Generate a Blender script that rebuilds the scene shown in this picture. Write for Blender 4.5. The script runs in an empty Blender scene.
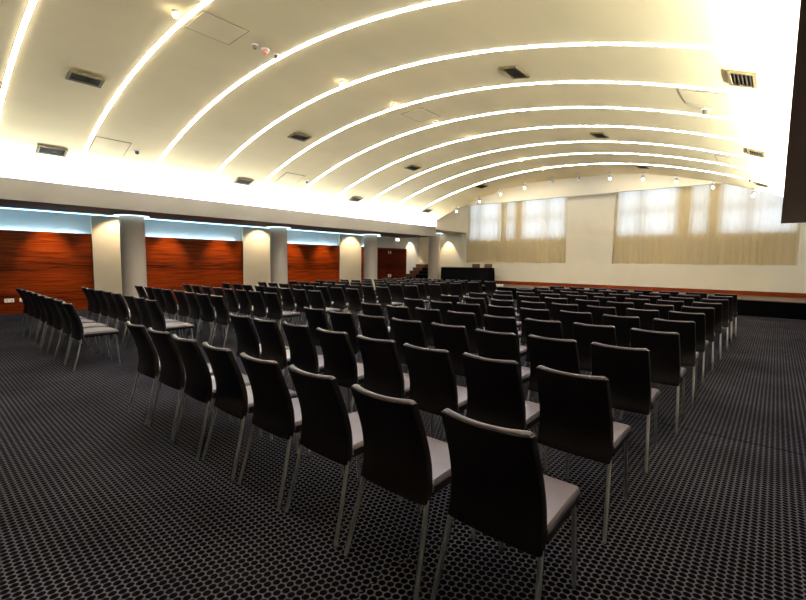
import bpy, bmesh, math, random
from mathutils import Vector, Matrix

# ------------------------------------------------------------------ camera, world, exposure
C = bpy.context.scene.collection
SC = bpy.context.scene
cam_data = bpy.data.cameras.new('camera')
cam_data.sensor_width = 36.0
cam_data.lens = 430.9 / 806.0 * 36.0
cam_data.clip_start = 0.05
cam = bpy.data.objects.new('camera', cam_data)
C.objects.link(cam)
_r = Vector((0.756101835747284, 0.654346144304751, 0.01188012681300931))
_u = Vector((-0.06658637451940064, 0.05885716699775899, 0.9960432162418255))
_f = Vector((-0.6510578075009541, 0.7539011588573822, -0.08807254944389196))
cam.matrix_world = Matrix(((_r.x, _u.x, -_f.x, 0.0), (_r.y, _u.y, -_f.y, 0.0), (_r.z, _u.z, -_f.z, 1.4073), (0, 0, 0, 1)))
SC.camera = cam

world = bpy.data.worlds.new('overcast_sky')
SC.world = world
world.use_nodes = True
_bg = world.node_tree.nodes['Background']
_bg.inputs[0].default_value = (0.82, 0.90, 1.0, 1)
_bg.inputs[1].default_value = 1.4
SC.view_settings.view_transform = 'Standard'
SC.view_settings.look = 'None'
SC.view_settings.gamma = 1.0
SC.view_settings.use_curve_mapping = False
SC.view_settings.exposure = 0.88

STRIP_E = 27.0        # ceiling light strips
COVE_E = 255.0        # cove tubes above the side beams
WALL_E = 42.0        # tubes behind the timber cladding
EDGE_E = 5.0         # blue tube on the soffit edge
SPOT_W = 30.0        # track spots over the stage
DOWN_W = 130.0        # downlights in the side aisle

rnd = random.Random(7)
PI = math.pi

# ------------------------------------------------------------------ materials
def newmat(name):
    m = bpy.data.materials.new(name)
    m.use_nodes = True
    nt = m.node_tree
    nt.nodes.clear()
    out = nt.nodes.new('ShaderNodeOutputMaterial')
    return m, nt, out

def N(nt, typ, **kw):
    n = nt.nodes.new(typ)
    for k, v in kw.items():
        if k.startswith('i_'):
            key = k[2:]
            key = int(key) if key.isdigit() else key.replace('_', ' ')
            n.inputs[key].default_value = v
        else:
            setattr(n, k, v)
    return n

def L(nt, a, b):
    nt.links.new(a, b)

def princ(name, col, rough=0.5, metal=0.0, var=0.0, scale=8.0, stretch=(1, 1, 1), bump=0.0, spec=0.5):
    m, nt, out = newmat(name)
    b = N(nt, 'ShaderNodeBsdfPrincipled')
    b.inputs['Base Color'].default_value = (*col, 1)
    b.inputs['Roughness'].default_value = rough
    b.inputs['Metallic'].default_value = metal
    b.inputs['Specular IOR Level'].default_value = spec
    L(nt, b.outputs[0], out.inputs[0])
    if var > 0 or bump > 0:
        tc = N(nt, 'ShaderNodeTexCoord')
        mp = N(nt, 'ShaderNodeMapping')
        mp.inputs['Scale'].default_value = stretch
        nz = N(nt, 'ShaderNodeTexNoise')
        nz.inputs['Scale'].default_value = scale
        nz.inputs['Detail'].default_value = 4
        L(nt, tc.outputs['Object'], mp.inputs[0])
        L(nt, mp.outputs[0], nz.inputs['Vector'])
        if var > 0:
            mr = N(nt, 'ShaderNodeMapRange')
            mr.inputs['From Min'].default_value = 0.25
            mr.inputs['From Max'].default_value = 0.75
            mr.inputs['To Min'].default_value = 1 - var
            mr.inputs['To Max'].default_value = 1 + var
            L(nt, nz.outputs['Fac'], mr.inputs['Value'])
            vm = N(nt, 'ShaderNodeVectorMath', operation='SCALE')
            vm.inputs[0].default_value = col
            L(nt, mr.outputs[0], vm.inputs['Scale'])
            L(nt, vm.outputs[0], b.inputs['Base Color'])
        if bump > 0:
            bp = N(nt, 'ShaderNodeBump')
            bp.inputs['Strength'].default_value = bump
            bp.inputs['Distance'].default_value = 0.004
            L(nt, nz.outputs['Fac'], bp.inputs['Height'])
            L(nt, bp.outputs[0], b.inputs['Normal'])
    return m

def emit(name, col, strength):
    m, nt, out = newmat(name)
    e = N(nt, 'ShaderNodeEmission')
    e.inputs[0].default_value = (*col, 1)
    e.inputs[1].default_value = strength
    L(nt, e.outputs[0], out.inputs[0])
    return m

def mat_wood(name, c0, c1, rough=0.35):
    m, nt, out = newmat(name)
    b = N(nt, 'ShaderNodeBsdfPrincipled')
    b.inputs['Roughness'].default_value = rough
    b.inputs['Specular IOR Level'].default_value = 0.05
    tc = N(nt, 'ShaderNodeTexCoord')
    mp = N(nt, 'ShaderNodeMapping')
    mp.inputs['Scale'].default_value = (1.0, 0.6, 20.0)
    nz = N(nt, 'ShaderNodeTexNoise')
    nz.inputs['Scale'].default_value = 2.2
    nz.inputs['Detail'].default_value = 7
    nz.inputs['Distortion'].default_value = 0.6
    L(nt, tc.outputs['Object'], mp.inputs[0])
    L(nt, mp.outputs[0], nz.inputs['Vector'])
    # plank-to-plank change: horizontal boards about 0.26 m high
    sp = N(nt, 'ShaderNodeSeparateXYZ')
    L(nt, tc.outputs['Object'], sp.inputs[0])
    mu = N(nt, 'ShaderNodeMath', operation='MULTIPLY')
    mu.inputs[1].default_value = 3.8
    L(nt, sp.outputs['Z'], mu.inputs[0])
    fl = N(nt, 'ShaderNodeMath', operation='FLOOR')
    L(nt, mu.outputs[0], fl.inputs[0])
    wn = N(nt, 'ShaderNodeTexWhiteNoise', noise_dimensions='1D')
    L(nt, fl.outputs[0], wn.inputs['W'])
    ad = N(nt, 'ShaderNodeMath', operation='MULTIPLY_ADD')
    ad.inputs[1].default_value = 0.18
    L(nt, wn.outputs['Value'], ad.inputs[0])
    L(nt, nz.outputs['Fac'], ad.inputs[2])
    cr = N(nt, 'ShaderNodeValToRGB')
    cr.color_ramp.elements[0].position = 0.36
    cr.color_ramp.elements[0].color = (*c0, 1)
    cr.color_ramp.elements[1].position = 0.78
    cr.color_ramp.elements[1].color = (*c1, 1)
    L(nt, ad.outputs[0], cr.inputs[0])
    L(nt, cr.outputs[0], b.inputs['Base Color'])
    L(nt, b.outputs[0], out.inputs[0])
    return m

def mat_carpet():
    m, nt, out = newmat('patterned_carpet')
    b = N(nt, 'ShaderNodeBsdfPrincipled')
    b.inputs['Roughness'].default_value = 0.95
    b.inputs['Specular IOR Level'].default_value = 0.02
    tc = N(nt, 'ShaderNodeTexCoord')
    PX, PY = 0.066, 0.0365
    dists = []
    sx = N(nt, 'ShaderNodeSeparateXYZ')
    L(nt, tc.outputs['Object'], sx.inputs[0])
    sw = N(nt, 'ShaderNodeCombineXYZ')
    L(nt, sx.outputs['Y'], sw.inputs['X'])
    L(nt, sx.outputs['X'], sw.inputs['Y'])
    lt = N(nt, 'ShaderNodeMath', operation='LESS_THAN')
    lt.inputs[1].default_value = -1.25
    L(nt, sx.outputs['X'], lt.inputs[0])
    vsel = N(nt, 'ShaderNodeMix', data_type='VECTOR')
    L(nt, lt.outputs[0], vsel.inputs['Factor'])
    L(nt, tc.outputs['Object'], vsel.inputs[4])
    L(nt, sw.outputs[0], vsel.inputs[5])
    for ox, oy in ((0.0, 0.0), (PX / 2, PY / 2)):
        ad = N(nt, 'ShaderNodeVectorMath', operation='ADD')
        ad.inputs[1].default_value = (ox + 600 * PX, oy + 600 * PY, 0)
        L(nt, vsel.outputs[1], ad.inputs[0])
        md = N(nt, 'ShaderNodeVectorMath', operation='MODULO')
        md.inputs[1].default_value = (PX, PY, 1.0)
        L(nt, ad.outputs[0], md.inputs[0])
        su = N(nt, 'ShaderNodeVectorMath', operation='SUBTRACT')
        su.inputs[1].default_value = (PX / 2, PY / 2, 0)
        L(nt, md.outputs[0], su.inputs[0])
        ml = N(nt, 'ShaderNodeVectorMath', operation='MULTIPLY')
        ml.inputs[1].default_value = (1.0, 1.0, 0)
        L(nt, su.outputs[0], ml.inputs[0])
        ln = N(nt, 'ShaderNodeVectorMath', operation='LENGTH')
        L(nt, ml.outputs[0], ln.inputs[0])
        dists.append(ln.outputs['Value'])
    mn = N(nt, 'ShaderNodeMath', operation='MINIMUM')
    L(nt, dists[0], mn.inputs[0])
    L(nt, dists[1], mn.inputs[1])
    mr = N(nt, 'ShaderNodeMapRange', interpolation_type='SMOOTHSTEP')
    mr.inputs['From Min'].default_value = 0.0142
    mr.inputs['From Max'].default_value = 0.0190
    L(nt, mn.outputs[0], mr.inputs['Value'])
    nz = N(nt, 'ShaderNodeTexNoise')
    nz.inputs['Scale'].default_value = 1.1
    nz.inputs['Detail'].default_value = 5
    L(nt, tc.outputs['Object'], nz.inputs['Vector'])
    wv = N(nt, 'ShaderNodeMapRange')
    wv.inputs['From Min'].default_value = 0.3
    wv.inputs['From Max'].default_value = 0.7
    wv.inputs['To Min'].default_value = 0.65
    wv.inputs['To Max'].default_value = 1.35
    L(nt, nz.outputs['Fac'], wv.inputs['Value'])
    mx = N(nt, 'ShaderNodeMix', data_type='RGBA')
    mx.inputs['A'].default_value = (0.002, 0.0018, 0.002, 1)
    mx.inputs['B'].default_value = (0.084, 0.075, 0.088, 1)
    L(nt, mr.outputs[0], mx.inputs['Factor'])
    vm = N(nt, 'ShaderNodeVectorMath', operation='SCALE')
    L(nt, mx.outputs['Result'], vm.inputs[0])
    L(nt, wv.outputs[0], vm.inputs['Scale'])
    # join between two carpet rolls
    sb = N(nt, 'ShaderNodeMath', operation='SUBTRACT')
    sb.inputs[1].default_value = 4.345
    L(nt, sx.outputs['Y'], sb.inputs[0])
    ab = N(nt, 'ShaderNodeMath', operation='ABSOLUTE')
    L(nt, sb.outputs[0], ab.inputs[0])
    jr = N(nt, 'ShaderNodeMapRange')
    jr.inputs['From Min'].default_value = 0.012
    jr.inputs['From Max'].default_value = 0.026
    jr.inputs['To Min'].default_value = 0.5
    jr.inputs['To Max'].default_value = 1.0
    L(nt, ab.outputs[0], jr.inputs['Value'])
    vj = N(nt, 'ShaderNodeVectorMath', operation='SCALE')
    L(nt, vm.outputs[0], vj.inputs[0])
    L(nt, jr.outputs[0], vj.inputs['Scale'])
    L(nt, vj.outputs[0], b.inputs['Base Color'])
    bp = N(nt, 'ShaderNodeBump')
    bp.inputs['Strength'].default_value = 0.4
    bp.inputs['Distance'].default_value = 0.003
    L(nt, mr.outputs[0], bp.inputs['Height'])
    L(nt, bp.outputs[0], b.inputs['Normal'])
    L(nt, b.outputs[0], out.inputs[0])
    return m

def mat_curtain():
    m, nt, out = newmat('sheer_curtain')
    d = N(nt, 'ShaderNodeBsdfDiffuse')
    t = N(nt, 'ShaderNodeBsdfTranslucent')
    d.inputs[0].default_value = (0.66, 0.49, 0.21, 1)
    t.inputs[0].default_value = (0.90, 0.90, 0.90, 1)
    tc = N(nt, 'ShaderNodeTexCoord')
    mp = N(nt, 'ShaderNodeMapping')
    mp.inputs['Scale'].default_value = (30, 1, 0.6)
    nz = N(nt, 'ShaderNodeTexNoise')
    nz.inputs['Scale'].default_value = 1.0
    L(nt, tc.outputs['Object'], mp.inputs[0])
    L(nt, mp.outputs[0], nz.inputs['Vector'])
    mr = N(nt, 'ShaderNodeMapRange')
    mr.inputs['To Min'].default_value = 0.50
    mr.inputs['To Max'].default_value = 0.60
    L(nt, nz.outputs['Fac'], mr.inputs['Value'])
    mx = N(nt, 'ShaderNodeMixShader')
    L(nt, mr.outputs[0], mx.inputs[0])
    L(nt, d.outputs[0], mx.inputs[1])
    L(nt, t.outputs[0], mx.inputs[2])
    L(nt, mx.outputs[0], out.inputs[0])
    return m

def mat_glass():
    m, nt, out = newmat('window_glass')
    t = N(nt, 'ShaderNodeBsdfTransparent')
    t.inputs[0].default_value = (0.94, 0.97, 0.98, 1)
    g = N(nt, 'ShaderNodeBsdfGlossy')
    g.inputs['Roughness'].default_value = 0.03
    mx = N(nt, 'ShaderNodeMixShader')
    mx.inputs[0].default_value = 0.06
    L(nt, t.outputs[0], mx.inputs[1])
    L(nt, g.outputs[0], mx.inputs[2])
    L(nt, mx.outputs[0], out.inputs[0])
    return m

M = dict(
    carpet=mat_carpet(),
    vault=princ('ceiling_plaster', (0.76, 0.580, 0.275), 0.85, var=0.05, scale=1.3, stretch=(1, .4, 1)),
    cream=princ('cream_wall_paint', (0.70, 0.62, 0.45), 0.8, var=0.03, scale=2.0),
    white=princ('white_wall_paint', (0.78, 0.76, 0.70), 0.8, var=0.02, scale=2.0),
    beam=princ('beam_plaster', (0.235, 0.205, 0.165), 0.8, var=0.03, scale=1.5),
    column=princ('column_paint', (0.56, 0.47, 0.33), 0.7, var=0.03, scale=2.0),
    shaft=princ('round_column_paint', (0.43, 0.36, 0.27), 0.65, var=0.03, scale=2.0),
    soffit=princ('shaded_soffit_tone', (0.20, 0.135, 0.11), 0.7, var=0.06, scale=2.0),  # shade of the unlit beam undersides is put into this dark colour
    backwall=princ('dark_back_wall', (0.02, 0.014, 0.011), 0.8, var=0.1, scale=2.0),
    wood=mat_wood('red_brown_veneer', (0.022, 0.0026, 0.0003), (0.22, 0.028, 0.0014)),
    door=mat_wood('dark_red_veneer', (0.035, 0.005, 0.0015), (0.11, 0.014, 0.003), 0.5),
    skirt=princ('orange_wood_skirting', (0.20, 0.030, 0.002), 0.6, var=0.2, scale=5, spec=0.08),
    deck=princ('brown_stage_floor', (0.10, 0.06, 0.042), 0.4, var=0.12, scale=3, stretch=(1, 6, 1)),
    black=princ('black_panel', (0.0014, 0.0013, 0.0013), 0.9, var=0.1, scale=5, spec=0.02),
    cloth=princ('black_tablecloth', (0.0025, 0.0025, 0.0028), 0.9, var=0.2, scale=20, spec=0.06),
    leather=princ('dark_brown_leather', (0.0030, 0.0017, 0.0013), 0.5, var=0.12, scale=14, bump=0.05, spec=0.22),
    seat=princ('seat_leather', (0.096, 0.072, 0.080), 0.40, var=0.06, scale=14, bump=0.06),
    rim=princ('taupe_back_leather', (0.058, 0.040, 0.040), 0.45, var=0.08, scale=14, bump=0.05, spec=0.35),
    steel=princ('brushed_steel', (0.60, 0.58, 0.55), 0.32, metal=0.9, var=0.04, scale=40),
    curtain=mat_curtain(),
    glass=mat_glass(),
    mullion=princ('window_frame_grey', (0.35, 0.35, 0.36), 0.5, var=0.03),
    strip=emit('strip_light', (0.90, 0.93, 1.0), STRIP_E),
    cove=emit('cove_tube', (0.76, 0.87, 1.0), COVE_E),
    walltube=emit('wall_tube', (0.36, 0.72, 1.0), WALL_E),
    edgetube=emit('soffit_edge_tube', (0.30, 0.66, 1.0), EDGE_E),
    collar=emit('column_collar_light', (0.62, 0.84, 1.0), 2.0),
    bulb=emit('lamp_bulb', (1.0, 0.93, 0.80), 26.0),
    exitlit=emit('exit_sign_face', (0.80, 0.95, 0.92), 1.3),
    tan=princ('tan_metal', (0.17, 0.122, 0.045), 0.7, var=0.06, scale=20, spec=0.1),
    ventdark=princ('vent_shadow_black', (0.006, 0.004, 0.002), 0.9, var=0.1, spec=0.05),
    ventslat=princ('vent_slat_metal', (0.03, 0.02, 0.008), 0.7, var=0.05, spec=0.08),
    hatch=princ('hatch_plaster', (0.76, 0.580, 0.275), 0.8, var=0.03, scale=4),
    gap=princ('hatch_gap_brown', (0.20, 0.15, 0.085), 0.8, var=0.05),
    plastic=princ('white_plastic', (0.78, 0.77, 0.74), 0.4, var=0.02),
    amber=princ('amber_plastic', (0.55, 0.16, 0.02), 0.35, var=0.05),
    fixture=princ('grey_lamp_metal', (0.42, 0.40, 0.36), 0.4, metal=0.4, var=0.04),
    slatwood=princ('light_brown_wood', (0.13, 0.06, 0.026), 0.5, var=0.15, scale=12),
    stepwood=princ('brown_step_wood', (0.10, 0.035, 0.014), 0.6, var=0.15, scale=10),
)

# ------------------------------------------------------------------ mesh helpers
def add_box(bm, x0, x1, y0, y1, z0, z1, bevel=0.0):
    vs = [bm.verts.new((x, y, z)) for z in (z0, z1) for y in (y0, y1) for x in (x0, x1)]
    fs = []
    for q in ((0, 2, 3, 1), (4, 5, 7, 6), (0, 1, 5, 4), (2, 6, 7, 3), (0, 4, 6, 2), (1, 3, 7, 5)):
        fs.append(bm.faces.new([vs[i] for i in q]))
    if bevel > 0:
        es = list({e for f in fs for e in f.edges})
        bmesh.ops.bevel(bm, geom=es, offset=bevel, segments=2, affect='EDGES', profile=0.5)

def add_tube(bm, pts, rad, seg=10, caps=True):
    """round tube through pts; rad is one number or one per point"""
    rings = []
    n = len(pts)
    for i, p in enumerate(pts):
        p = Vector(p)
        a = Vector(pts[max(i - 1, 0)])
        b = Vector(pts[min(i + 1, n - 1)])
        t = (b - a).normalized()
        ref = Vector((0, 0, 1)) if abs(t.z) < 0.9 else Vector((1, 0, 0))
        x = t.cross(ref).normalized()
        y = t.cross(x).normalized()
        r = rad[i] if isinstance(rad, (list, tuple)) else rad
        rings.append([bm.verts.new(p + x * (r * math.cos(2 * PI * k / seg)) + y * (r * math.sin(2 * PI * k / seg))) for k in range(seg)])
    for i in range(n - 1):
        for k in range(seg):
            bm.faces.new((rings[i][k], rings[i][(k + 1) % seg], rings[i + 1][(k + 1) % seg], rings[i + 1][k]))
    if caps:
        bm.faces.new(rings[0][::-1])
        bm.faces.new(rings[-1])

def add_lathe(bm, prof, seg=32):
    """prof: list of (radius, z) bottom to top about the z axis"""
    rings = []
    for r, z in prof:
        rings.append([bm.verts.new((r * math.cos(2 * PI * k / seg), r * math.sin(2 * PI * k / seg), z)) for k in range(seg)])
    for i in range(len(prof) - 1):
        for k in range(seg):
            bm.faces.new((rings[i][k], rings[i][(k + 1) % seg], rings[i + 1][(k + 1) % seg], rings[i + 1][k]))
    return rings

def mesh(name, bm, mat, smooth=False):
    bmesh.ops.recalc_face_normals(bm, faces=bm.faces[:])
    me = bpy.data.meshes.new(name)
    bm.to_mesh(me)
    bm.free()
    me.materials.append(mat)
    if smooth:
        for p in me.polygons:
            p.use_smooth = True
    return me

def smooth_by_angle(me, deg=40):
    for p in me.polygons:
        p.use_smooth = True
    bm = bmesh.new()
    bm.from_mesh(me)
    lim = math.radians(deg)
    for e in bm.edges:
        if len(e.link_faces) == 2 and e.calc_face_angle(0) > lim:
            e.smooth = False
    bm.to_mesh(me)
    bm.free()

def obj(name, bm, mat, parent=None, smooth=False):
    me = mesh(name, bm, mat)
    if smooth:
        smooth_by_angle(me)
    o = bpy.data.objects.new(name, me)
    C.objects.link(o)
    if parent is not None:
        o.parent = parent
    return o

def struct(name, bm, mat, parent=None, smooth=False):
    o = obj(name, bm, mat, parent, smooth)
    if parent is None:
        o['kind'] = 'structure'
    return o

def tag(o, label, cat, group=None):
    o['label'] = label
    o['category'] = cat
    if group:
        o['group'] = group
    return o

def thing(name, label, cat, loc=(0, 0, 0), rot=(0, 0, 0), group=None):
    o = bpy.data.objects.new(name, None)
    o.empty_display_size = 0.1
    C.objects.link(o)
    o.location = loc
    o.rotation_euler = rot
    return tag(o, label, cat, group)

def copy_tree(o, parent=None):
    c = o.copy()
    C.objects.link(c)
    if parent is not None:
        c.parent = parent
    for ch in list(o.children):
        copy_tree(ch, c)
    return c

ORD = ['nearest', 'second', 'third', 'fourth', 'fifth', 'sixth', 'seventh', 'eighth', 'ninth', 'tenth', 'eleventh', 'twelfth']
ORD1 = ['first'] + ORD[1:]

def light(name, kind, loc, energy, col, parent=None, target=None, size=0.05, spot=60, blend=0.6):
    d = bpy.data.lights.new(name, kind)
    d.energy = energy
    d.color = col
    if kind == 'SPOT':
        d.spot_size = math.radians(spot)
        d.spot_blend = blend
    d.shadow_soft_size = size
    o = bpy.data.objects.new(name, d)
    C.objects.link(o)
    o.location = loc
    if target is not None:
        o.rotation_euler = (Vector(target) - Vector(loc)).to_track_quat('-Z', 'Y').to_euler()
    return o

# ------------------------------------------------------------------ dimensions (metres; x along the rows, y away, z up)
XW = -14.4                      # left wall
XB = -11.45                     # left beam face; the right beam face is x = 0
XR = 2.0                        # right wall
YB, YF, YE = -3.5, 17.9, 15.42   # back wall, far wall, end of the vault
ZB, ZL = 2.53, 2.96             # beam underside, beam lip
VX, VR, VZ = -5.72, 14.2, 4.447 # vault axis, radius, crown
def vz(x):
    return VZ - VR + math.sqrt(VR * VR - (x - VX) ** 2)

# ------------------------------------------------------------------ room shell
bm = bmesh.new(); add_box(bm, XW - .2, XR + .2, YB - .2, 18.4, -0.1, 0.0); struct('floor', bm, M['carpet'])
bm = bmesh.new(); add_box(bm, XW - .2, XW, YB, 18.3, 0, 5.0); struct('wall_left', bm, M['white'])
bm = bmesh.new(); add_box(bm, XR, XR + .2, YB, 18.3, 0, 5.0); struct('wall_right', bm, M['cream'])
bm = bmesh.new(); add_box(bm, XW, XR, YB - .2, YB, 0, 5.0); struct('wall_back', bm, M['backwall'])

# vaulted ceiling: a thick shell that ends at YE
bm = bmesh.new()
nX = 64
x0v, x1v = XB - 0.35, 0.35
lo, hi = [], []
for i in range(nX + 1):
    x = x0v + (x1v - x0v) * i / nX
    z = vz(x)
    lo.append([bm.verts.new((x, y, z)) for y in (YB, YE)])
    hi.append([bm.verts.new((x, y, 4.95)) for y in (YB, YE)])
for i in range(nX):
    bm.faces.new((lo[i][0], lo[i + 1][0], lo[i + 1][1], lo[i][1]))
    bm.faces.new((hi[i][0], hi[i][1], hi[i + 1][1], hi[i + 1][0]))
    bm.faces.new((lo[i][1], lo[i + 1][1], hi[i + 1][1], hi[i][1]))
    bm.faces.new((lo[i][0], hi[i][0], hi[i + 1][0], lo[i + 1][0]))
bm.faces.new((lo[0][0], lo[0][1], hi[0][1], hi[0][0]))
bm.faces.new((lo[-1][0], hi[-1][0], hi[-1][1], lo[-1][1]))
struct('ceiling', bm, M['vault'], smooth=True)

# side beams: plaster lip facing the hall over a soffit slab with underside shade in its colour, trough above the slab
bm = bmesh.new(); add_box(bm, XB - .07, XB, YB, YE, ZB, ZL); struct('trim_1', bm, M['beam'])
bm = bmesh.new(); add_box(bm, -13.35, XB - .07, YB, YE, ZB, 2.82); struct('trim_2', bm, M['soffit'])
bm = bmesh.new(); add_box(bm, 0.0, 0.07, YB, 14.98, ZB, ZL); struct('trim_3', bm, M['beam'])
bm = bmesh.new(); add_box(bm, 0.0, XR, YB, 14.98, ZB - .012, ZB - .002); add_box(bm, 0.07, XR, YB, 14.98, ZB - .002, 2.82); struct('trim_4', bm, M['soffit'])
# recess ceiling over the timber cladding, walls behind the troughs
bm = bmesh.new()
add_box(bm, XW, -13.35, YB, YE, 2.80, 2.9)
add_box(bm, x0v - .15, x0v, YB, YE, 2.82, 4.95)
add_box(bm, x1v, x1v + .15, YB, YE, 2.82, 4.95)
add_box(bm, XW, XB - .07, YE - .05, YE, 2.80, 4.95)     # end of the side aisle
struct('trim_5', bm, M['white'])
# ceiling over the stage end, bulkhead and lowered ceiling on its left
bm = bmesh.new()
add_box(bm, XB - .15, XR, YE, 18.3, 4.72, 4.95)
struct('trim_6', bm, M['vault'])
bm = bmesh.new()
add_box(bm, XB - .15, XB, YE, YF, 2.84, 4.72)
add_box(bm, XW, XB - .15, YE, YF, 2.84, 2.95)
struct('trim_7', bm, M['cream'])
# long pelmet in front of the window tops
bm = bmesh.new(); add_box(bm, XB, XR, 17.1, 17.22, 4.02, 4.72); struct('trim_8', bm, M['cream'])

# far wall: window recesses hold the curtains; openings behind them
OPEN = [(-11.35, -9.74), (-9.44, -8.99), (-8.66, -6.74), (-4.76, -2.80), (-2.39, -1.90), (-1.56, 0.38)]
ZO0, ZO1 = 2.50, 4.50
bm = bmesh.new()
add_box(bm, XW, XR, YF, 18.4, 0.0, 1.42)
add_box(bm, XW, XB, YF, 18.4, 1.42, 4.95)
add_box(bm, -6.62, -4.84, YF, 18.4, 1.42, 4.95)
add_box(bm, 0.46, XR, YF, 18.4, 1.42, 4.95)
add_box(bm, XB, 0.46, 18.085, 18.3, 1.42, ZO0)
add_box(bm, XB, 0.46, 18.085, 18.3, ZO1, 4.95)
xs = [XB] + [v for o in OPEN for v in o] + [0.46]
for i in range(0, len(xs), 2):
    add_box(bm, xs[i], xs[i + 1], 18.085, 18.3, ZO0, ZO1)
struct('wall_far', bm, M['cream'])
bm = bmesh.new(); add_box(bm, XB, XR, YF - .02, YF, 0.46, 0.60); struct('baseboard_far', bm, M['skirt'])
MULL = {0: -10.84, 2: -7.57, 3: -3.95, 5: -0.8}
for k, (a, b) in enumerate(OPEN):
    bm = bmesh.new()
    w = 0.05
    add_box(bm, a, a + w, 18.20, 18.28, ZO0, ZO1); add_box(bm, b - w, b, 18.20, 18.28, ZO0, ZO1)
    add_box(bm, a + w, b - w, 18.20, 18.28, ZO0, ZO0 + w); add_box(bm, a + w, b - w, 18.20, 18.28, ZO1 - w, ZO1)
    add_box(bm, a + w, b - w, 18.20, 18.28, 3.34, 3.44)
    if k in MULL:
        m_ = MULL[k]
        add_box(bm, m_ - .07, m_ + .07, 18.20, 18.28, ZO0 + w, 3.34); add_box(bm, m_ - .07, m_ + .07, 18.20, 18.28, 3.44, ZO1 - w)
    wf = struct('window_%d' % (k + 1), bm, M['mullion'])
    bm = bmesh.new(); add_box(bm, a + w, b - w, 18.235, 18.245, ZO0 + w, ZO1 - w)
    struct('window_pane', bm, M['glass'], wf)

# curtains
CURT = [(-11.43, -9.47, 'left end of the far wall behind the black table'), (-9.465, -8.685, 'narrow middle of the left window'),
        (-8.68, -6.64, 'right side of the left window beside the blank pier'), (-4.82, -2.40, 'left side of the right window beside the blank pier'),
        (-2.395, -1.935, 'narrow middle of the right window'), (-1.93, 0.44, 'right end of the far wall near the dark beam')]
for k, (a, b, where) in enumerate(CURT):
    bm = bmesh.new()
    nx = int((b - a) / 0.02)
    zs = [1.445, 1.7, 2.1, 2.5, 2.9, 3.3, 3.7, 4.1, 4.5]
    ph = rnd.random() * 6
    wide = 0.16 if k in (1, 4) else 0.21
    grid = []
    for i in range(nx + 1):
        x = a + (b - a) * i / nx
        col = []
        for z in zs:
            s = 0.012 * math.sin(2 * PI * x / wide + ph + 0.9 * math.sin(x * 3.1 + ph)) + 0.005 * math.sin(2 * PI * x / (wide * .43) + 2 * ph + 0.35 * z)
            g = 0.75 + 0.35 * (4.5 - z) / 3.0
            col.append(bm.verts.new((x, 18.035 + s * g + (0.008 if k % 2 else -0.008), z)))
        grid.append(col)
    for i in range(nx):
        for j in range(len(zs) - 1):
            bm.faces.new((grid[i][j], grid[i + 1][j], grid[i + 1][j + 1], grid[i][j + 1]))
    o = obj('curtain', bm, M['curtain'], smooth=True)
    tag(o, 'sheer beige curtain on the ' + where, 'curtain', 'sheer curtains on the far wall')

# left wall: pilasters, timber cladding, double door
for k, (a, b) in enumerate(((3.43, 4.62), (7.86, 9.10), (12.31, 13.57))):
    bm = bmesh.new(); add_box(bm, XW, XW + .15, a, b, 0, 2.80, 0.0); struct('trim_%d' % (9 + k), bm, M['column'])
PANELS = [(YB + .02, 3.43, 'nearest long red wood wall panel, with two white sockets on it'), (4.62, 7.86, 'red wood wall panel between the first and second pilasters'),
          (9.10, 12.31, 'red wood wall panel between the second and third pilasters'), (13.57, 14.29, 'narrow red wood wall panel beside the double door')]
for a, b, lab in PANELS:
    t = thing('wood_wall_panel', lab, 'wall panel', (XW, (a + b) / 2, 0), group='red wood wall panels')
    h = (b - a) / 2
    bm = bmesh.new(); add_box(bm, 0.07, 0.11, -h, h, 0.0, 2.07); obj('cladding', bm, M['wood'], t)
    bm = bmesh.new(); add_box(bm, 0.0, 0.07, -h, h, 0.0, 1.95); obj('backing_frame', bm, M['black'], t)
    bm = bmesh.new(); add_tube(bm, [(0.035, -h + min(.2, h * .4), 2.0), (0.035, h - min(.2, h * .4), 2.0)], 0.014, 8)
    o = obj('light_tube', bm, M['walltube'], t); o['label'] = 'hidden blue white tube lighting the wall above'
# door
d1 = bmesh.new(); add_box(d1, XW, XW + .06, 14.29, 14.34, 0, 2.07); add_box(d1, XW, XW + .06, 16.79, 16.84, 0, 2.07); add_box(d1, XW, XW + .06, 14.34, 16.79, 2.03, 2.07)
door = struct('door_1', d1, M['door'])
for a, b in ((14.345, 15.56), (15.57, 16.785)):
    bm = bmesh.new(); add_box(bm, XW, XW + .05, a, b, 0.005, 2.025); leaf = struct('door_leaf', bm, M['door'], door)
    s = 15.50 if a < 15 else 15.63
    bm = bmesh.new(); add_box(bm, XW + .05, XW + .07, s - .03, s + .03, 1.80, 1.92, 0.004); struct('upper_plate', bm, M['plastic'], leaf)
    bm = bmesh.new(); add_box(bm, XW + .05, XW + .08, s - .03, s + .03, 0.66, 0.80, 0.004); struct('door_handle', bm, M['plastic'], leaf)
# tube along the edge of the soffit
bm = bmesh.new(); add_tube(bm, [(-13.362, YB + .05, 2.520), (-13.362, 13.9, 2.520)], 0.009, 8)
tag(obj('soffit_light_tube', bm, M['edgetube']), 'thin blue light line along the edge of the left soffit', 'light')
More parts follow.
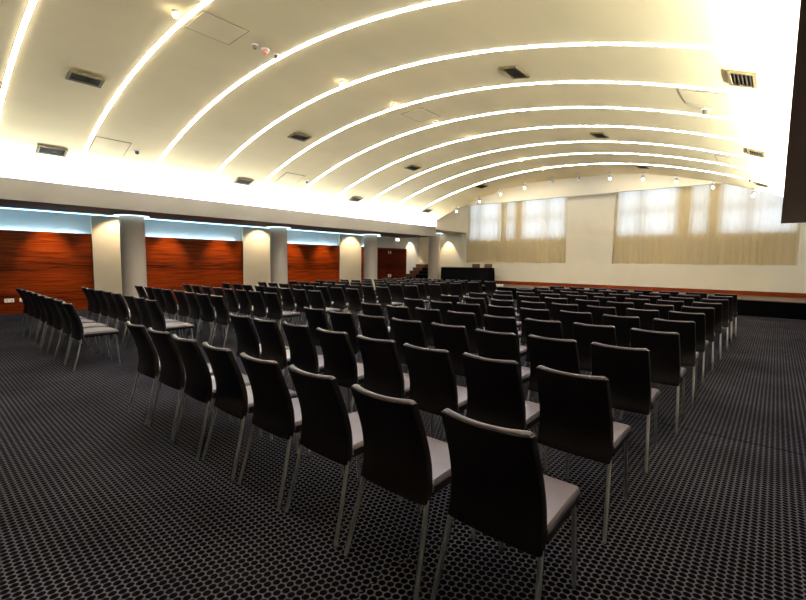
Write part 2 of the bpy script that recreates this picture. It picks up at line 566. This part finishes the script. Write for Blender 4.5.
# cove tapes: flat light tapes just behind the beam lips, tilted at the vault
for x, sg, lab in ((XB - .11, 1, 'white light tape in the trough above the left beam'), (0.11, -1, 'white light tape in the trough above the right beam')):
    bm = bmesh.new()
    ca, sa = math.cos(math.radians(28)), math.sin(math.radians(28))
    w = 0.02
    p = []
    for y in (YB + .1, YE - .15):
        for d, h in ((-.003, -w), (0, -w), (0, w), (-.003, w)):
            p.append(bm.verts.new((x + sg * (d * ca - h * sa), y, 2.948 + d * sa + h * ca)))
    for q in ((0, 1, 5, 4), (1, 2, 6, 5), (2, 3, 7, 6), (3, 0, 4, 7), (0, 3, 2, 1), (4, 5, 6, 7)):
        bm.faces.new([p[i] for i in q])
    tag(obj('cove_light_tape', bm, M['cove']), lab, 'light')

# round columns, each with a glowing collar under the soffit
for k, y in enumerate((4.03, 8.48, 12.93, 17.38)):
    lab = ['nearest round column beside the left aisle', 'second round column from the near end', 'third round column, near the double door', 'farthest round column, beside the wooden steps'][k]
    top = ZB if k < 3 else 2.84
    t = thing('column', 'pale ' + lab, 'column', (-13.0, y, 0), group='round columns')
    bm = bmesh.new(); r = add_lathe(bm, [(0.285, 0), (0.285, 0.4), (0.285, 2.0), (0.285, top)], 40); obj('shaft', bm, M['shaft'], t, True)
    bm = bmesh.new(); add_lathe(bm, [(0.305, top - .012), (0.41, top - .012), (0.41, top - .002), (0.305, top - .002), (0.305, top - .012)], 40)
    o = obj('light_collar', bm, M['collar'], t); o['label'] = 'glowing blue white collar at the column top'

# ------------------------------------------------------------------ curved light strips on the vault
def strip(y, idx):
    w, hgt = 0.026, 0.015
    t = thing('light_strip', '%s curved white light strip across the vault from the near end' % ORD[idx], 'light', (VX, y, VZ), group='curved ceiling light strips')
    def arc(bm, prof):
        rows = []
        n = 90
        for i in range(n + 1):
            x = XB + .02 + (-XB - .04) * i / n
            a = math.asin((x - VX) / VR)
            nx_, nz_ = -math.sin(a), -math.cos(a)
            bx, bz = x, vz(x)
            rows.append([bm.verts.new((bx + nx_ * d - VX, s, bz + nz_ * d - VZ)) for s, d in prof])
        m_ = len(prof)
        for i in range(n):
            for j in range(m_):
                bm.faces.new((rows[i][j], rows[i][(j + 1) % m_], rows[i + 1][(j + 1) % m_], rows[i + 1][j]))
        bm.faces.new(rows[0]); bm.faces.new(rows[-1][::-1])
    bm = bmesh.new(); arc(bm, [(-w, 0.004), (-w * .8, hgt * .8), (0, hgt), (w * .8, hgt * .8), (w, 0.004)]); obj('diffuser', bm, M['strip'], t)
    bm = bmesh.new(); arc(bm, [(-w - .008, -.002), (-w - .008, .0038), (w + .008, .0038), (w + .008, -.002)]); obj('channel', bm, M['hatch'], t)
STRIPS = [1.18, 2.52, 3.88, 5.21, 6.56, 7.90, 9.24, 10.70, 12.05, 13.58]
for k, y in enumerate(STRIPS):
    strip(y, k)

# ------------------------------------------------------------------ fittings on the vault
def on_vault(name, label, cat, x, y, group=None):
    a = math.asin((x - VX) / VR)
    return thing(name, label, cat, (x, y, vz(x)), (0, a, 0), group)
XV = {'left': -10.85, 'mid-left': -8.36, 'mid-right': -3.1, 'right': -0.41}
def vent(x, y, label):
    t = on_vault('air_vent', label, 'air vent', x, y, 'ceiling air vents')
    a, b = 0.135, 0.23
    bm = bmesh.new()
    add_box(bm, -a, -a + .03, -b, b, -.022, .0); add_box(bm, a - .03, a, -b, b, -.022, .0)
    add_box(bm, -a + .03, a - .03, -b, -b + .04, -.022, .0); add_box(bm, -a + .03, a - .03, b - .04, b, -.022, .0)
    obj('frame', bm, M['tan'], t)
    bm = bmesh.new(); add_box(bm, -a + .03, a - .03, -b + .04, b - .04, -.004, .0); obj('duct', bm, M['ventdark'], t)
    bm = bmesh.new()
    for i in range(5):
        xx = -0.076 + i * 0.038
        add_box(bm, xx - .006, xx + .006, -b + .04, b - .04, -.019, -.005)
    obj('louvres', bm, M['ventslat'], t)
near = ['nearest bay', 'by fourth light strip', 'by seventh light strip', 'at the stage end']
for k, y in enumerate((2.03, 6.03, 10.05, 13.98)):
    for side, x in XV.items():
        if k == 0 and side in ('mid-right', 'right'):
            continue
        where = {'left': 'low on the vault left edge', 'mid-left': 'on the vault left slope', 'mid-right': 'on the vault right slope', 'right': 'low on the vault right edge'}[side]
        vent(x, y, 'tan slotted air vent %s, %s' % (where, near[k]))
def hatch(x, y, label):
    t = on_vault('access_hatch', label, 'hatch', x, y, 'ceiling access hatches')
    a, b = 0.28, 0.31
    bm = bmesh.new()
    add_box(bm, -a, -a + .012, -b, b, -.008, 0); add_box(bm, a - .012, a, -b, b, -.008, 0)
    add_box(bm, -a + .012, a - .012, -b, -b + .012, -.008, 0); add_box(bm, -a + .012, a - .012, b - .012, b, -.008, 0)
    obj('frame', bm, M['gap'], t)
    bm = bmesh.new(); add_box(bm, -a + .014, a - .014, -b + .014, b - .014, -.010, 0); obj('cover', bm, M['hatch'], t)
hatch(-5.8, 2.89, 'square access hatch at the crown beside the second light strip')
hatch(-10.37, 2.88, 'square access hatch low on the left by the second light strip')
hatch(-10.35, 7.16, 'square access hatch low on the left by the sixth light strip')
hatch(-0.87, 7.02, 'square access hatch low on the right side of the vault')
hatch(-5.8, 7.2, 'faint square access hatch at the crown in mid ceiling')
hatch(-0.87, 11.4, 'small far access hatch low on the right near the stage')
def detector(x, y, label, amber=False):
    t = on_vault('smoke_detector', label, 'smoke detector', x, y, 'ceiling smoke detectors')
    bm = bmesh.new(); add_lathe(bm, [(0.001, -.018), (0.055, -.018), (0.06, -.01), (0.06, 0), (0.001, 0)], 24); obj('base', bm, M['plastic'], t, True)
    bm = bmesh.new(); add_lathe(bm, [(0.001, -.075), (0.02, -.07), (0.036, -.05), (0.04, -.019), (0.001, -.019)], 24); obj('sensor_head', bm, M['amber' if amber else 'tan'], t, True)
detector(-10.36, 3.36, 'small smoke detector low on the left near the second light strip')
detector(-10.33, 7.69, 'small smoke detector low on the left near the sixth light strip')
detector(-0.90, 7.54, 'small smoke detector low on the right below the square hatch')
detector(-0.61, 13.44, 'small far smoke detector low on the right near the stage')
detector(-5.81, 3.61, 'amber headed smoke detector at the crown by the third light strip', True)
def sensor(x, y, label):
    t = on_vault('ceiling_sensor', label, 'sensor', x, y, 'small ceiling sensors')
    bm = bmesh.new(); add_lathe(bm, [(0.001, -.012), (0.04, -.012), (0.045, 0), (0.001, 0)], 20); obj('base', bm, M['plastic'], t, True)
    bm = bmesh.new(); add_lathe(bm, [(0.001, -.06), (0.022, -.055), (0.028, -.013), (0.001, -.013)], 20); obj('lens', bm, M['tan'], t, True)
sensor(-5.80, 3.44, 'small sensor at the crown left of the amber smoke detector')
sensor(-5.82, 3.80, 'small sensor at the crown right of the amber smoke detector')
# small lit spots at the crown
for k in (1, 3, 4, 5, 6, 8, 9):
    y = STRIPS[k] - 0.15
    t = on_vault('crown_spotlight', 'tiny bright spotlight at the vault crown by the %s light strip' % ORD[k], 'spotlight', -5.80, y, 'spotlights along the vault crown')
    bm = bmesh.new(); add_lathe(bm, [(0.001, -.03), (0.035, -.03), (0.04, -.02), (0.04, 0), (0.001, 0)], 20); obj('housing', bm, M['fixture'], t, True)
    bm = bmesh.new(); add_lathe(bm, [(0.001, -.085), (0.02, -.078), (0.032, -.055), (0.022, -.031), (0.001, -.031)], 16); obj('bulb', bm, M['bulb'], t, True)
# spots along the stage edge of the vault
XS = [-10.2, -9.12, -8.2, -7.22, -6.18, -5.28, -4.28, -3.32, -2.43, -1.52, -0.62]
for k, x in enumerate(XS):
    lit = k not in (4, 5)
    yy = 15.1
    lab = '%s stage spotlight from the left along the vault end%s' % (ORD1[k], '' if lit else ', switched off')
    t = thing('stage_spotlight', lab, 'spotlight', (x, yy, vz(x)), group='spotlights along the vault end')
    bm = bmesh.new(); add_lathe(bm, [(0.001, -.02), (0.05, -.02), (0.05, 0.012), (0.001, 0.012)], 20); obj('base', bm, M['fixture'], t, True)
    bm = bmesh.new(); add_tube(bm, [(0, 0, -.02), (0, 0, -.10)], 0.008, 8); obj('stem', bm, M['fixture'], t)
    bm = bmesh.new(); add_tube(bm, [(0, -.06, -.09), (0, -.05, -.10), (0, .05, -.135), (0, .06, -.14)], [.02, .032, .042, .042], 14); hd = obj('head', bm, M['fixture'], t, True)
    bm = bmesh.new(); add_tube(bm, [(0, .045, -.178), (0, .045, -.186), (0, .045, -.205), (0, .045, -.224), (0, .045, -.232)], [.012, .026, .034, .026, .012], 14); obj('bulb', bm, M['bulb' if lit else 'plastic'], hd, True)
    if lit:
        p0 = Vector((x, yy + .12, vz(x) - .20))
        light('stage_spot_light', 'SPOT', p0, SPOT_W, (1.0, 0.90, 0.70), target=(x + .15, 17.1, 3.75), size=0.03, spot=80, blend=0.8)

# ------------------------------------------------------------------ side aisle downlights
DL = [(-13.45, 2.46, 'first'), (-13.45, 4.05, 'second'), (-13.45, 5.39, 'third'), (-13.45, 7.0, 'fourth'), (-13.45, 8.48, 'fifth'), (-13.45, 9.9, 'sixth'),
      (-13.45, 11.4, 'seventh'), (-13.45, 12.93, 'eighth')]
for k, (x, y, o_) in enumerate(DL):
    t = thing('downlight', '%s small downlight from the near end in the left ceiling recess' % o_, 'light', (x - .25, y, 2.80), group='downlights in the left recess')
    bm = bmesh.new(); add_lathe(bm, [(0.028, -.05), (0.045, -.05), (0.045, 0), (0.001, 0)], 20); obj('housing', bm, M['fixture'], t, True)
    bm = bmesh.new(); add_lathe(bm, [(0.001, -.035), (0.027, -.035), (0.027, -.03), (0.001, -.03)], 16); obj('bulb', bm, M['bulb'], t)
    pil = o_ in ('second', 'fifth', 'eighth')
    light('aisle_downlight', 'SPOT', (x - .25, y, 2.735), DOWN_W * (.55 if pil else 1.15), (1.0, 0.84, 0.58), target=(XW + .1, y, 1.2 if pil else 0.9), size=0.03, spot=96 if pil else 60, blend=0.5 if pil else 0.9)
# downlights beyond the beam, over the far left corner
for x, y, z, tx, ty, tz, o_ in ((-12.5, 17.5, 2.84, -12.5, 17.9, 1.6, 'behind the farthest column'), (-14.0, 17.2, 2.84, -14.4, 17.2, 1.4, 'over the wooden steps')):
    t = thing('downlight', 'small downlight in the low ceiling ' + o_, 'light', (x, y, z), group='downlights in the far corner')
    bm = bmesh.new(); add_lathe(bm, [(0.028, -.04), (0.045, -.04), (0.045, 0), (0.001, 0)], 20); obj('housing', bm, M['fixture'], t, True)
    bm = bmesh.new(); add_lathe(bm, [(0.001, -.03), (0.027, -.03), (0.027, -.025), (0.001, -.025)], 16); obj('bulb', bm, M['bulb'], t)
    light('corner_downlight', 'SPOT', (x, y, z - .06), DOWN_W * .4, (1.0, 0.84, 0.60), target=(tx, ty, tz), size=0.03, spot=66, blend=0.4)

# ------------------------------------------------------------------ stage
t = thing('stage', 'low stage with a black front and brown floor along the far wall', 'stage', (-5.2, 15.57, 0))
bm = bmesh.new(); add_box(bm, -7.2, 7.18, 0.0, 0.03, 0, 0.44); add_box(bm, -7.2, -7.17, 0.03, 2.305, 0, 0.44); obj('front_fascia', bm, M['black'], t)
bm = bmesh.new(); add_box(bm, -7.2, 7.18, -0.015, 2.305, 0.44, 0.46); obj('deck', bm, M['deck'], t)
# table behind the skirted cloth
TX0, TX1, TY0, TY1, TZ = -11.85, -9.42, 16.42, 17.05, 1.19
t = thing('conference_table', 'long table on the stage hidden under a black cloth', 'table', ((TX0 + TX1) / 2, (TY0 + TY1) / 2, 0.46))
hx, hy = (TX1 - TX0) / 2 - .02, (TY1 - TY0) / 2 - .02
bm = bmesh.new(); add_box(bm, -hx, hx, -hy, hy, 0.69, 0.72); obj('tabletop', bm, M['slatwood'], t)
for sx in (-1, 1):
    for sy in (-1, 1):
        bm = bmesh.new(); add_tube(bm, [(sx * (hx - .1), sy * (hy - .07), 0), (sx * (hx - .1), sy * (hy - .07), 0.69)], 0.018, 8); obj('leg', bm, M['steel'], t)
bm = bmesh.new()
per = []
def edge(ax, ay, bx, by, n):
    for i in range(n):
        per.append((ax + (bx - ax) * i / n, ay + (by - ay) * i / n))
edge(TX0, TY0, TX1, TY0, 160); edge(TX1, TY0, TX1, TY1, 46); edge(TX1, TY1, TX0, TY1, 60); edge(TX0, TY1, TX0, TY0, 40)
cx, cy = (TX0 + TX1) / 2, (TY0 + TY1) / 2
levels = [(TZ, 0), (TZ - .02, .006), (TZ - .2, .5), (TZ - .5, .9), (0.475, 1.0)]
rings = []
for z, g in levels:
    ring = []
    for i, (x, y) in enumerate(per):
        s = i * 0.0152
        pleat = 1.0 if (x > TX1 - .75 or y > TY0 + .001) else 0.18
        off = g * (0.012 + 0.018 * pleat * (0.6 + math.sin(2 * PI * s / 0.11 + math.sin(s * 5))))
        dx = 1 if x >= TX1 - 1e-6 else (-1 if x <= TX0 + 1e-6 else 0)
        dy = -1 if y <= TY0 + 1e-6 else (1 if y >= TY1 - 1e-6 else 0)
        ring.append(bm.verts.new((x + dx * off - cx, y + dy * off - cy, z)))
    rings.append(ring)
n = len(per)
for a in range(len(rings) - 1):
    for i in range(n):
        bm.faces.new((rings[a][i], rings[a][(i + 1) % n], rings[a + 1][(i + 1) % n], rings[a + 1][i]))
bm.faces.new(rings[0])
o = obj('tablecloth', bm, M['cloth'], smooth=True); o.location = (cx, cy, 0)
tag(o, 'black floor length cloth draped over the stage table', 'tablecloth')
for x, s in ((-10.63, 'left'), (-9.98, 'right')):
    t = thing('wooden_chair', '%s wooden chair behind the black table, only its back showing' % s, 'chair', (x, 17.2, 0.46), group='chairs behind the stage table')
    bm = bmesh.new(); add_box(bm, -.2, .2, -.12, .26, .42, .46, .012); obj('seat', bm, M['slatwood'], t)
    bm = bmesh.new(); add_box(bm, -.2, .2, .28, .31, .66, .90, .01)
    obj('backrest', bm, M['slatwood'], t)
    bm = bmesh.new(); add_box(bm, -.17, -.14, .285, .305, .40, .68); add_box(bm, .14, .17, .285, .305, .40, .68); obj('back_frame', bm, M['slatwood'], t)
    for sx in (-1, 1):
        for yy in (-.09, .28):
            bm = bmesh.new(); add_tube(bm, [(sx * .17, yy, 0), (sx * .17, yy, .42)], 0.018, 8); obj('leg', bm, M['slatwood'], t)
# white boxes on the stage floor
for x, lab in ((-8.68, 'leftmost small pale socket box on the stage floor'), (-8.55, 'middle small white socket box on the stage floor'), (-8.42, 'right small white socket box on the stage floor')):
    bm = bmesh.new(); add_box(bm, -.045, .045, -.04, .04, 0, .085, .008)
    o = obj('socket_box', bm, M['plastic' if x > -8.6 else 'column']); o.location = (x, 15.9, 0.46)
    tag(o, lab, 'socket box', 'socket boxes on the stage')
# wooden steps in the far left corner
t = thing('steps', 'short flight of brown wooden steps in the far left corner', 'steps', (-14.07, 16.9, 0))
for k in range(4):
    y0 = k * 0.26
    z = 0.80 + k * 0.165
    bm = bmesh.new(); add_box(bm, -.32, .31, y0, min(y0 + .27, .985), z - .165, z); obj('step', bm, M['stepwood'], t)
bm = bmesh.new()
add_box(bm, -.32, .31, 0.0, .985, 0, 0.635)
for k in range(1, 4):
    add_box(bm, .311, .325, k * .26 - .26, .985, 0.80 + (k - 1) * .165 - .165, 0.80 + (k - 1) * .165 - .02)
obj('side_panel', bm, M['black'], t)

# exit sign and wall sockets
t = thing('exit_sign', 'small glowing exit sign above the double door', 'sign', (XW, 16.16, 2.42))
bm = bmesh.new(); add_box(bm, 0, .04, -.16, .16, 0, .16, .004); obj('housing', bm, M['plastic'], t)
bm = bmesh.new(); add_box(bm, .0405, .044, -.145, .145, .015, .145); obj('lit_face', bm, M['exitlit'], t)
for y, w, lab in ((1.66, .09, 'wide white wall socket low on the nearest wood panel'), (1.90, .05, 'narrow white wall socket right of the wide one on the wood panel')):
    t = thing('wall_socket', lab, 'socket', (XW + .11, y, .34))
    bm = bmesh.new(); add_box(bm, 0, .014, -w, w, -.045, .045, .004); obj('plate', bm, M['plastic'], t)
    bm = bmesh.new()
    for yy in ((-.045, .045) if w > .06 else (0,)):
        add_box(bm, .0142, .0165, yy - .022, yy + .022, -.022, .022)
    obj('outlet', bm, M['column'], t)

# ------------------------------------------------------------------ conference chairs
def back_y(z):
    P = [(0.345, .072), (0.42, .098), (0.50, .106), (0.60, .090), (0.70, .058), (0.78, .026), (0.85, -.002)]
    for (a, ya), (b, yb) in zip(P, P[1:]):
        if z <= b:
            t = (z - a) / (b - a)
            return ya + (yb - ya) * t
    return P[-1][1]
def back_ys(z):        # smoothed profile
    return sum(back_y(min(max(z + d, .345), .85)) for d in (-.04, -.02, 0, .02, .04)) / 5
ROWS = [(0.373, .25, .010), (0.375, .7, .003), (0.382, 1, 0)] + [(0.382 + (0.828 - 0.382) * i / 14, 1, 0) for i in range(1, 15)] + [(0.840, .86, .004), (0.846, .55, .012), (0.848, .2, .020)]
def back_half(z):
    return 0.198 - 0.014 * max(0, (z - .42) / .42)
def back_pt(u, z, hw, off):
    bow = -0.030 * (1 - u * u) * (0.35 + 0.65 * (z - .36) / .48)
    sag = -0.006 * (1 - u * u) * max(0, (z - .7) / .14)
    return (u * hw, back_ys(z) + bow + 0.017 + off, z + sag)
def back_cover_bm():
    # dark outer shell on the rear of the backrest
    bm = bmesh.new()
    nu = 14
    outer, inner = [], []
    zs = [0.378, 0.382] + [0.382 + (0.834 - 0.382) * i / 14 for i in range(1, 15)] + [0.837]
    for k, z in enumerate(zs):
        ins = .004 if k in (0, len(zs) - 1) else 0
        hw = back_half(z) - ins
        lift = .0185 if k in (0, len(zs) - 1) else .0205
        path = [(-1, 1)] + [(-1, 0)] + [(-.985 + 1.97 * i / (nu - 4), -1) for i in range(nu - 3)] + [(1, 0), (1, 1)]
        def shell(wo, lo):
            r = []
            for u, m in path:
                if m == 1: r.append(back_pt(u, z, hw + wo, .0115))
                elif m == 0: r.append(back_pt(u, z, hw + wo, -.011))
                else: r.append(back_pt(u, z, hw + wo * .5, -lo))
            return [bm.verts.new(p) for p in r]
        outer.append(shell(.0022, lift)); inner.append(shell(-.004, .0145))
    nu = len(outer[0]) - 1
    n = len(zs)
    for a in range(n - 1):
        for i in range(nu):
            bm.faces.new((outer[a][i], outer[a][i + 1], outer[a + 1][i + 1], outer[a + 1][i]))
            bm.faces.new((inner[a][i], inner[a + 1][i], inner[a + 1][i + 1], inner[a][i + 1]))
        bm.faces.new((outer[a][0], outer[a + 1][0], inner[a + 1][0], inner[a][0]))
        bm.faces.new((outer[a][nu], inner[a][nu], inner[a + 1][nu], outer[a + 1][nu]))
    for i in range(nu):
        bm.faces.new((outer[0][i], inner[0][i], inner[0][i + 1], outer[0][i + 1]))
        bm.faces.new((outer[-1][i], outer[-1][i + 1], inner[-1][i + 1], inner[-1][i]))
    return bm
def backrest_bm():
    bm = bmesh.new()
    T = 0.034
    rows = ROWS
    nu = 12
    rings = []
    for z, ts, ins in rows:
        hw = back_half(z)
        hw -= ins
        th = T * ts
        loop = []
        def pt(u, side):
            return back_pt(u, z, hw, side * th / 2)
        for i in range(nu + 1):
            u = -0.97 + 1.94 * i / nu
            loop.append(pt(u, -1))
        loop.append(pt(0.992, -.6)); loop.append(pt(1.0, 0)); loop.append(pt(0.992, .6))
        for i in range(nu, -1, -1):
            u = -0.97 + 1.94 * i / nu
            loop.append(pt(u, 1))
        loop.append(pt(-0.992, .6)); loop.append(pt(-1.0, 0)); loop.append(pt(-0.992, -.6))
        rings.append([bm.verts.new(p) for p in loop])
    m_ = len(rings[0])
    for a in range(len(rings) - 1):
        for i in range(m_):
            bm.faces.new((rings[a][i], rings[a][(i + 1) % m_], rings[a + 1][(i + 1) % m_], rings[a + 1][i]))
    def cap(r):
        # strip the ring into quads between front and back runs
        k = nu + 1
        f = r[:k]; b = r[k + 3:k + 3 + k][::-1]
        for i in range(nu):
            bm.faces.new((f[i], f[i + 1], b[i + 1], b[i]))
        bm.faces.new((f[-1], r[k], r[k + 1], r[k + 2], b[-1]))
        bm.faces.new((b[0], r[2 * k + 3], r[2 * k + 4], r[2 * k + 5], f[0]))
    cap(rings[0]); cap(rings[-1])
    return bm
def seat_bm():
    bm = bmesh.new()
    nx, ny = 12, 14
    def half(y):
        return 0.205 - 0.018 * max(0, (y - .13)) / .4
    top, bot = {}, {}
    def corner(u, v):
        # rounded outline of the seat pad
        y = .128 + .402 * v
        x = u * half(y)
        r = .03
        ex = max(0, abs(x) - (half(y) - r)); ey = max(0, y - (.53 - r))
        d = math.hypot(ex, ey)
        if ex > 0 and ey > 0 and d > 0:
            k = max(ex, ey) / d
            x = math.copysign(half(y) - r + ex * k, x); y = .53 - r + ey * k
        return x, y
    U = [-1, -.985, -.95, -.85, -.6, -.3, 0, .3, .6, .85, .95, .985, 1]
    V = [0, .02, .08, .2, .4, .6, .75, .86, .93, .965, .985, .995, 1]
    for i, u in enumerate(U):
        for j, v in enumerate(V):
            x, y = corner(u, v)
            du = (1 - abs(u)) * .2; dv = (1 - v) * .4; db = v * .4
            e = min(du, dv, db + .008)
            h = min(1, e / .012)
            z = .446 + .024 * math.sqrt(max(0, 1 - (1 - h) ** 2)) + .006 * (1 - u * u) * v * (1 - v) * 4 - .012 * max(0, v - .6) / .4
            top[i, j] = bm.verts.new((x, y, z))
            zb = .412 + .008 * (1 - h)
            bot[i, j] = bm.verts.new((x * .992, .13 + (y - .13) * .992, zb))
    a, b = len(U) - 1, len(V) - 1
    for i in range(a):
        for j in range(b):
            bm.faces.new((top[i, j], top[i + 1, j], top[i + 1, j + 1], top[i, j + 1]))
            bm.faces.new((bot[i, j], bot[i, j + 1], bot[i + 1, j + 1], bot[i + 1, j]))
    for j in range(b):
        bm.faces.new((top[0, j], top[0, j + 1], bot[0, j + 1], bot[0, j]))
        bm.faces.new((top[a, j], bot[a, j], bot[a, j + 1], top[a, j + 1]))
    for i in range(a):
        bm.faces.new((top[i, 0], bot[i, 0], bot[i + 1, 0], top[i + 1, 0]))
        bm.faces.new((top[i, b], top[i + 1, b], bot[i + 1, b], bot[i, b]))
    return bm
def seat_base_bm():
    # dark leather band round the lower half of the seat pad
    bm = bmesh.new()
    def half(y):
        return 0.2066 - 0.018 * max(0, (y - .13)) / .4
    out = [(-half(.135), .135)]
    r, yf = .03, .5315
    for k in range(7):
        a = PI - (PI / 2) * k / 6
        out.append((-(half(yf - r) - r) + r * math.cos(a), yf - r + r * math.sin(a)))
    for k in range(7):
        a = PI / 2 - (PI / 2) * k / 6
        out.append((half(yf - r) - r + r * math.cos(a), yf - r + r * math.sin(a)))
    out.append((half(.135), .135))
    lo = [bm.verts.new((x * .985, .135 + (y - .135) * .985, .406)) for x, y in out]
    mi = [bm.verts.new((x, y, .412)) for x, y in out]
    hi = [bm.verts.new((x, y, .447 - .010 * max(0, y - .37) / .16)) for x, y in out]
    n = len(out)
    for i in range(n):
        j = (i + 1) % n
        bm.faces.new((lo[i], lo[j], mi[j], mi[i])); bm.faces.new((mi[i], mi[j], hi[j], hi[i]))
    bm.faces.new(lo[::-1]); bm.faces.new(hi)
    return bm
def make_chair():
    t = thing('conference_chair', '', 'chair')
    bk = obj('backrest', backrest_bm(), M['rim'], t, True)
    bc = obj('back_cover', back_cover_bm(), M['leather'], bk, True); bc['label'] = 'near black outer cover of the backrest'
    st = obj('seat', seat_bm(), M['seat'], t, True)
    sb = obj('seat_base', seat_base_bm(), M['leather'], st, True); sb['label'] = 'near black lower band of the seat'
    for s in (-1, 1):
        bm = bmesh.new(); add_tube(bm, [(s * .192, .104, .395), (s * .204, .058, .2), (s * .216, .004, .003), (s * .216, .003, 0)], [.0095, .0095, .0088, .007], 12)
        obj('leg', bm, M['steel'], t, True)
        bm = bmesh.new(); add_tube(bm, [(s * .170, .487, .414), (s * .174, .503, .2), (s * .177, .519, .003), (s * .177, .5195, 0)], [.0085, .0085, .008, .0065], 12)
        obj('leg', bm, M['steel'], t, True)
    bm = bmesh.new()
    add_tube(bm, [(-.175, .13, .403), (.175, .13, .403)], .008, 8)
    add_tube(bm, [(-.165, .478, .403), (.165, .478, .403)], .008, 8)
    obj('seat_rail', bm, M['steel'], t, True)
    return t

KS = 0.9836
X0, Y0, DX, DY, GAP = -0.968 * KS, 1.319 * KS, 0.5 * KS, 0.9616 * 0.992, 6.012 * KS
MEAS = {}
for b, r, i, dx, dy in [(0,0,7,.015,-.025),(0,0,6,.027,-.017),(0,0,5,.008,-.015),(0,0,4,-.016,-.001),(0,0,3,-.009,.008),(0,0,2,-.02,.023),(0,0,1,.011,.006),(0,0,0,.019,.021),
    (0,1,7,.063,-.04),(0,1,6,.046,-.039),(0,1,5,-.003,-.007),(0,1,4,.017,-.01),(0,1,3,.029,-.012),(0,1,2,.014,-.02),(0,1,1,-.009,.002),(0,1,0,-.012,-.006),
    (0,2,7,.049,-.04),(0,2,6,.051,-.051),(0,2,5,.038,-.04),(0,2,4,.017,-.025),(0,2,3,.011,-.007),(0,2,2,.019,-.04),(0,2,1,-.008,-.002),(0,2,0,-.024,.005),
    (0,3,7,.08,-.064),(0,3,6,.069,-.065),(0,3,5,.032,-.025),(0,3,4,.022,-.022),(0,3,3,.035,-.046),(0,3,2,.004,.003),(0,3,1,-.006,.038),(0,3,0,.005,.024),
    (0,4,7,-.005,-.011),(0,4,6,.075,-.072),(0,4,5,.013,-.032),(0,4,4,.004,-.002),(0,4,3,-.02,.004),(0,4,2,-.027,.063),(0,4,1,-.009,.023),(0,4,0,.001,.028),
    (0,5,7,-.02,.033),(0,5,6,.035,-.05),(0,5,5,.041,-.059),(0,5,4,.037,-.026),(0,5,3,0,.012),(0,5,2,-.007,.019),(0,5,1,-.003,.034),(0,5,0,-.023,.06),
    (1,0,7,-.314,.044),(1,0,6,-.36,.045),(1,0,5,-.36,.046),(1,0,4,-.305,.042),(1,0,3,-.241,.033),(1,0,2,-.208,.026),(1,0,1,-.153,.031),(1,0,0,-.066,.008),
    (1,1,2,.10,-.019),(1,1,1,.12,-.03),(1,1,0,.12,-.043)]:
    MEAS[b, r, i] = (dx, dy)
MEAS[1, 0, 6] = (-.335, .045); MEAS[1, 0, 5] = (-.32, .045)
proto = make_chair()
first = True
for b in (0, 1):
    for r in range(11 if b == 0 else 12):
        jy = rnd.uniform(-.015, .015)
        for i in range(8):
            dx, dy = MEAS.get((b, r, i), (rnd.uniform(-.015, .015), jy + rnd.uniform(-.012, .012)))
            o = proto if first else copy_tree(proto)
            first = False
            o.location = (X0 + .002 * r - i * DX - b * GAP + dx * KS + 0.176, Y0 + r * DY + dy * KS, 0)
            o.rotation_euler = (0, 0, math.radians(rnd.uniform(-1.6, 1.6)))
            row = 'nearest row' if r == 0 else '%s nearest row' % ORD[r]
            if b == 0:
                o['label'] = 'dark chair in %s of right block, %s from its right end' % (row, ORD1[i])
                o['group'] = 'chairs of the right block'
            else:
                o['label'] = 'dark chair in %s of left block, %s from the middle aisle' % (row, ORD1[i])
                o['group'] = 'chairs of the left block'
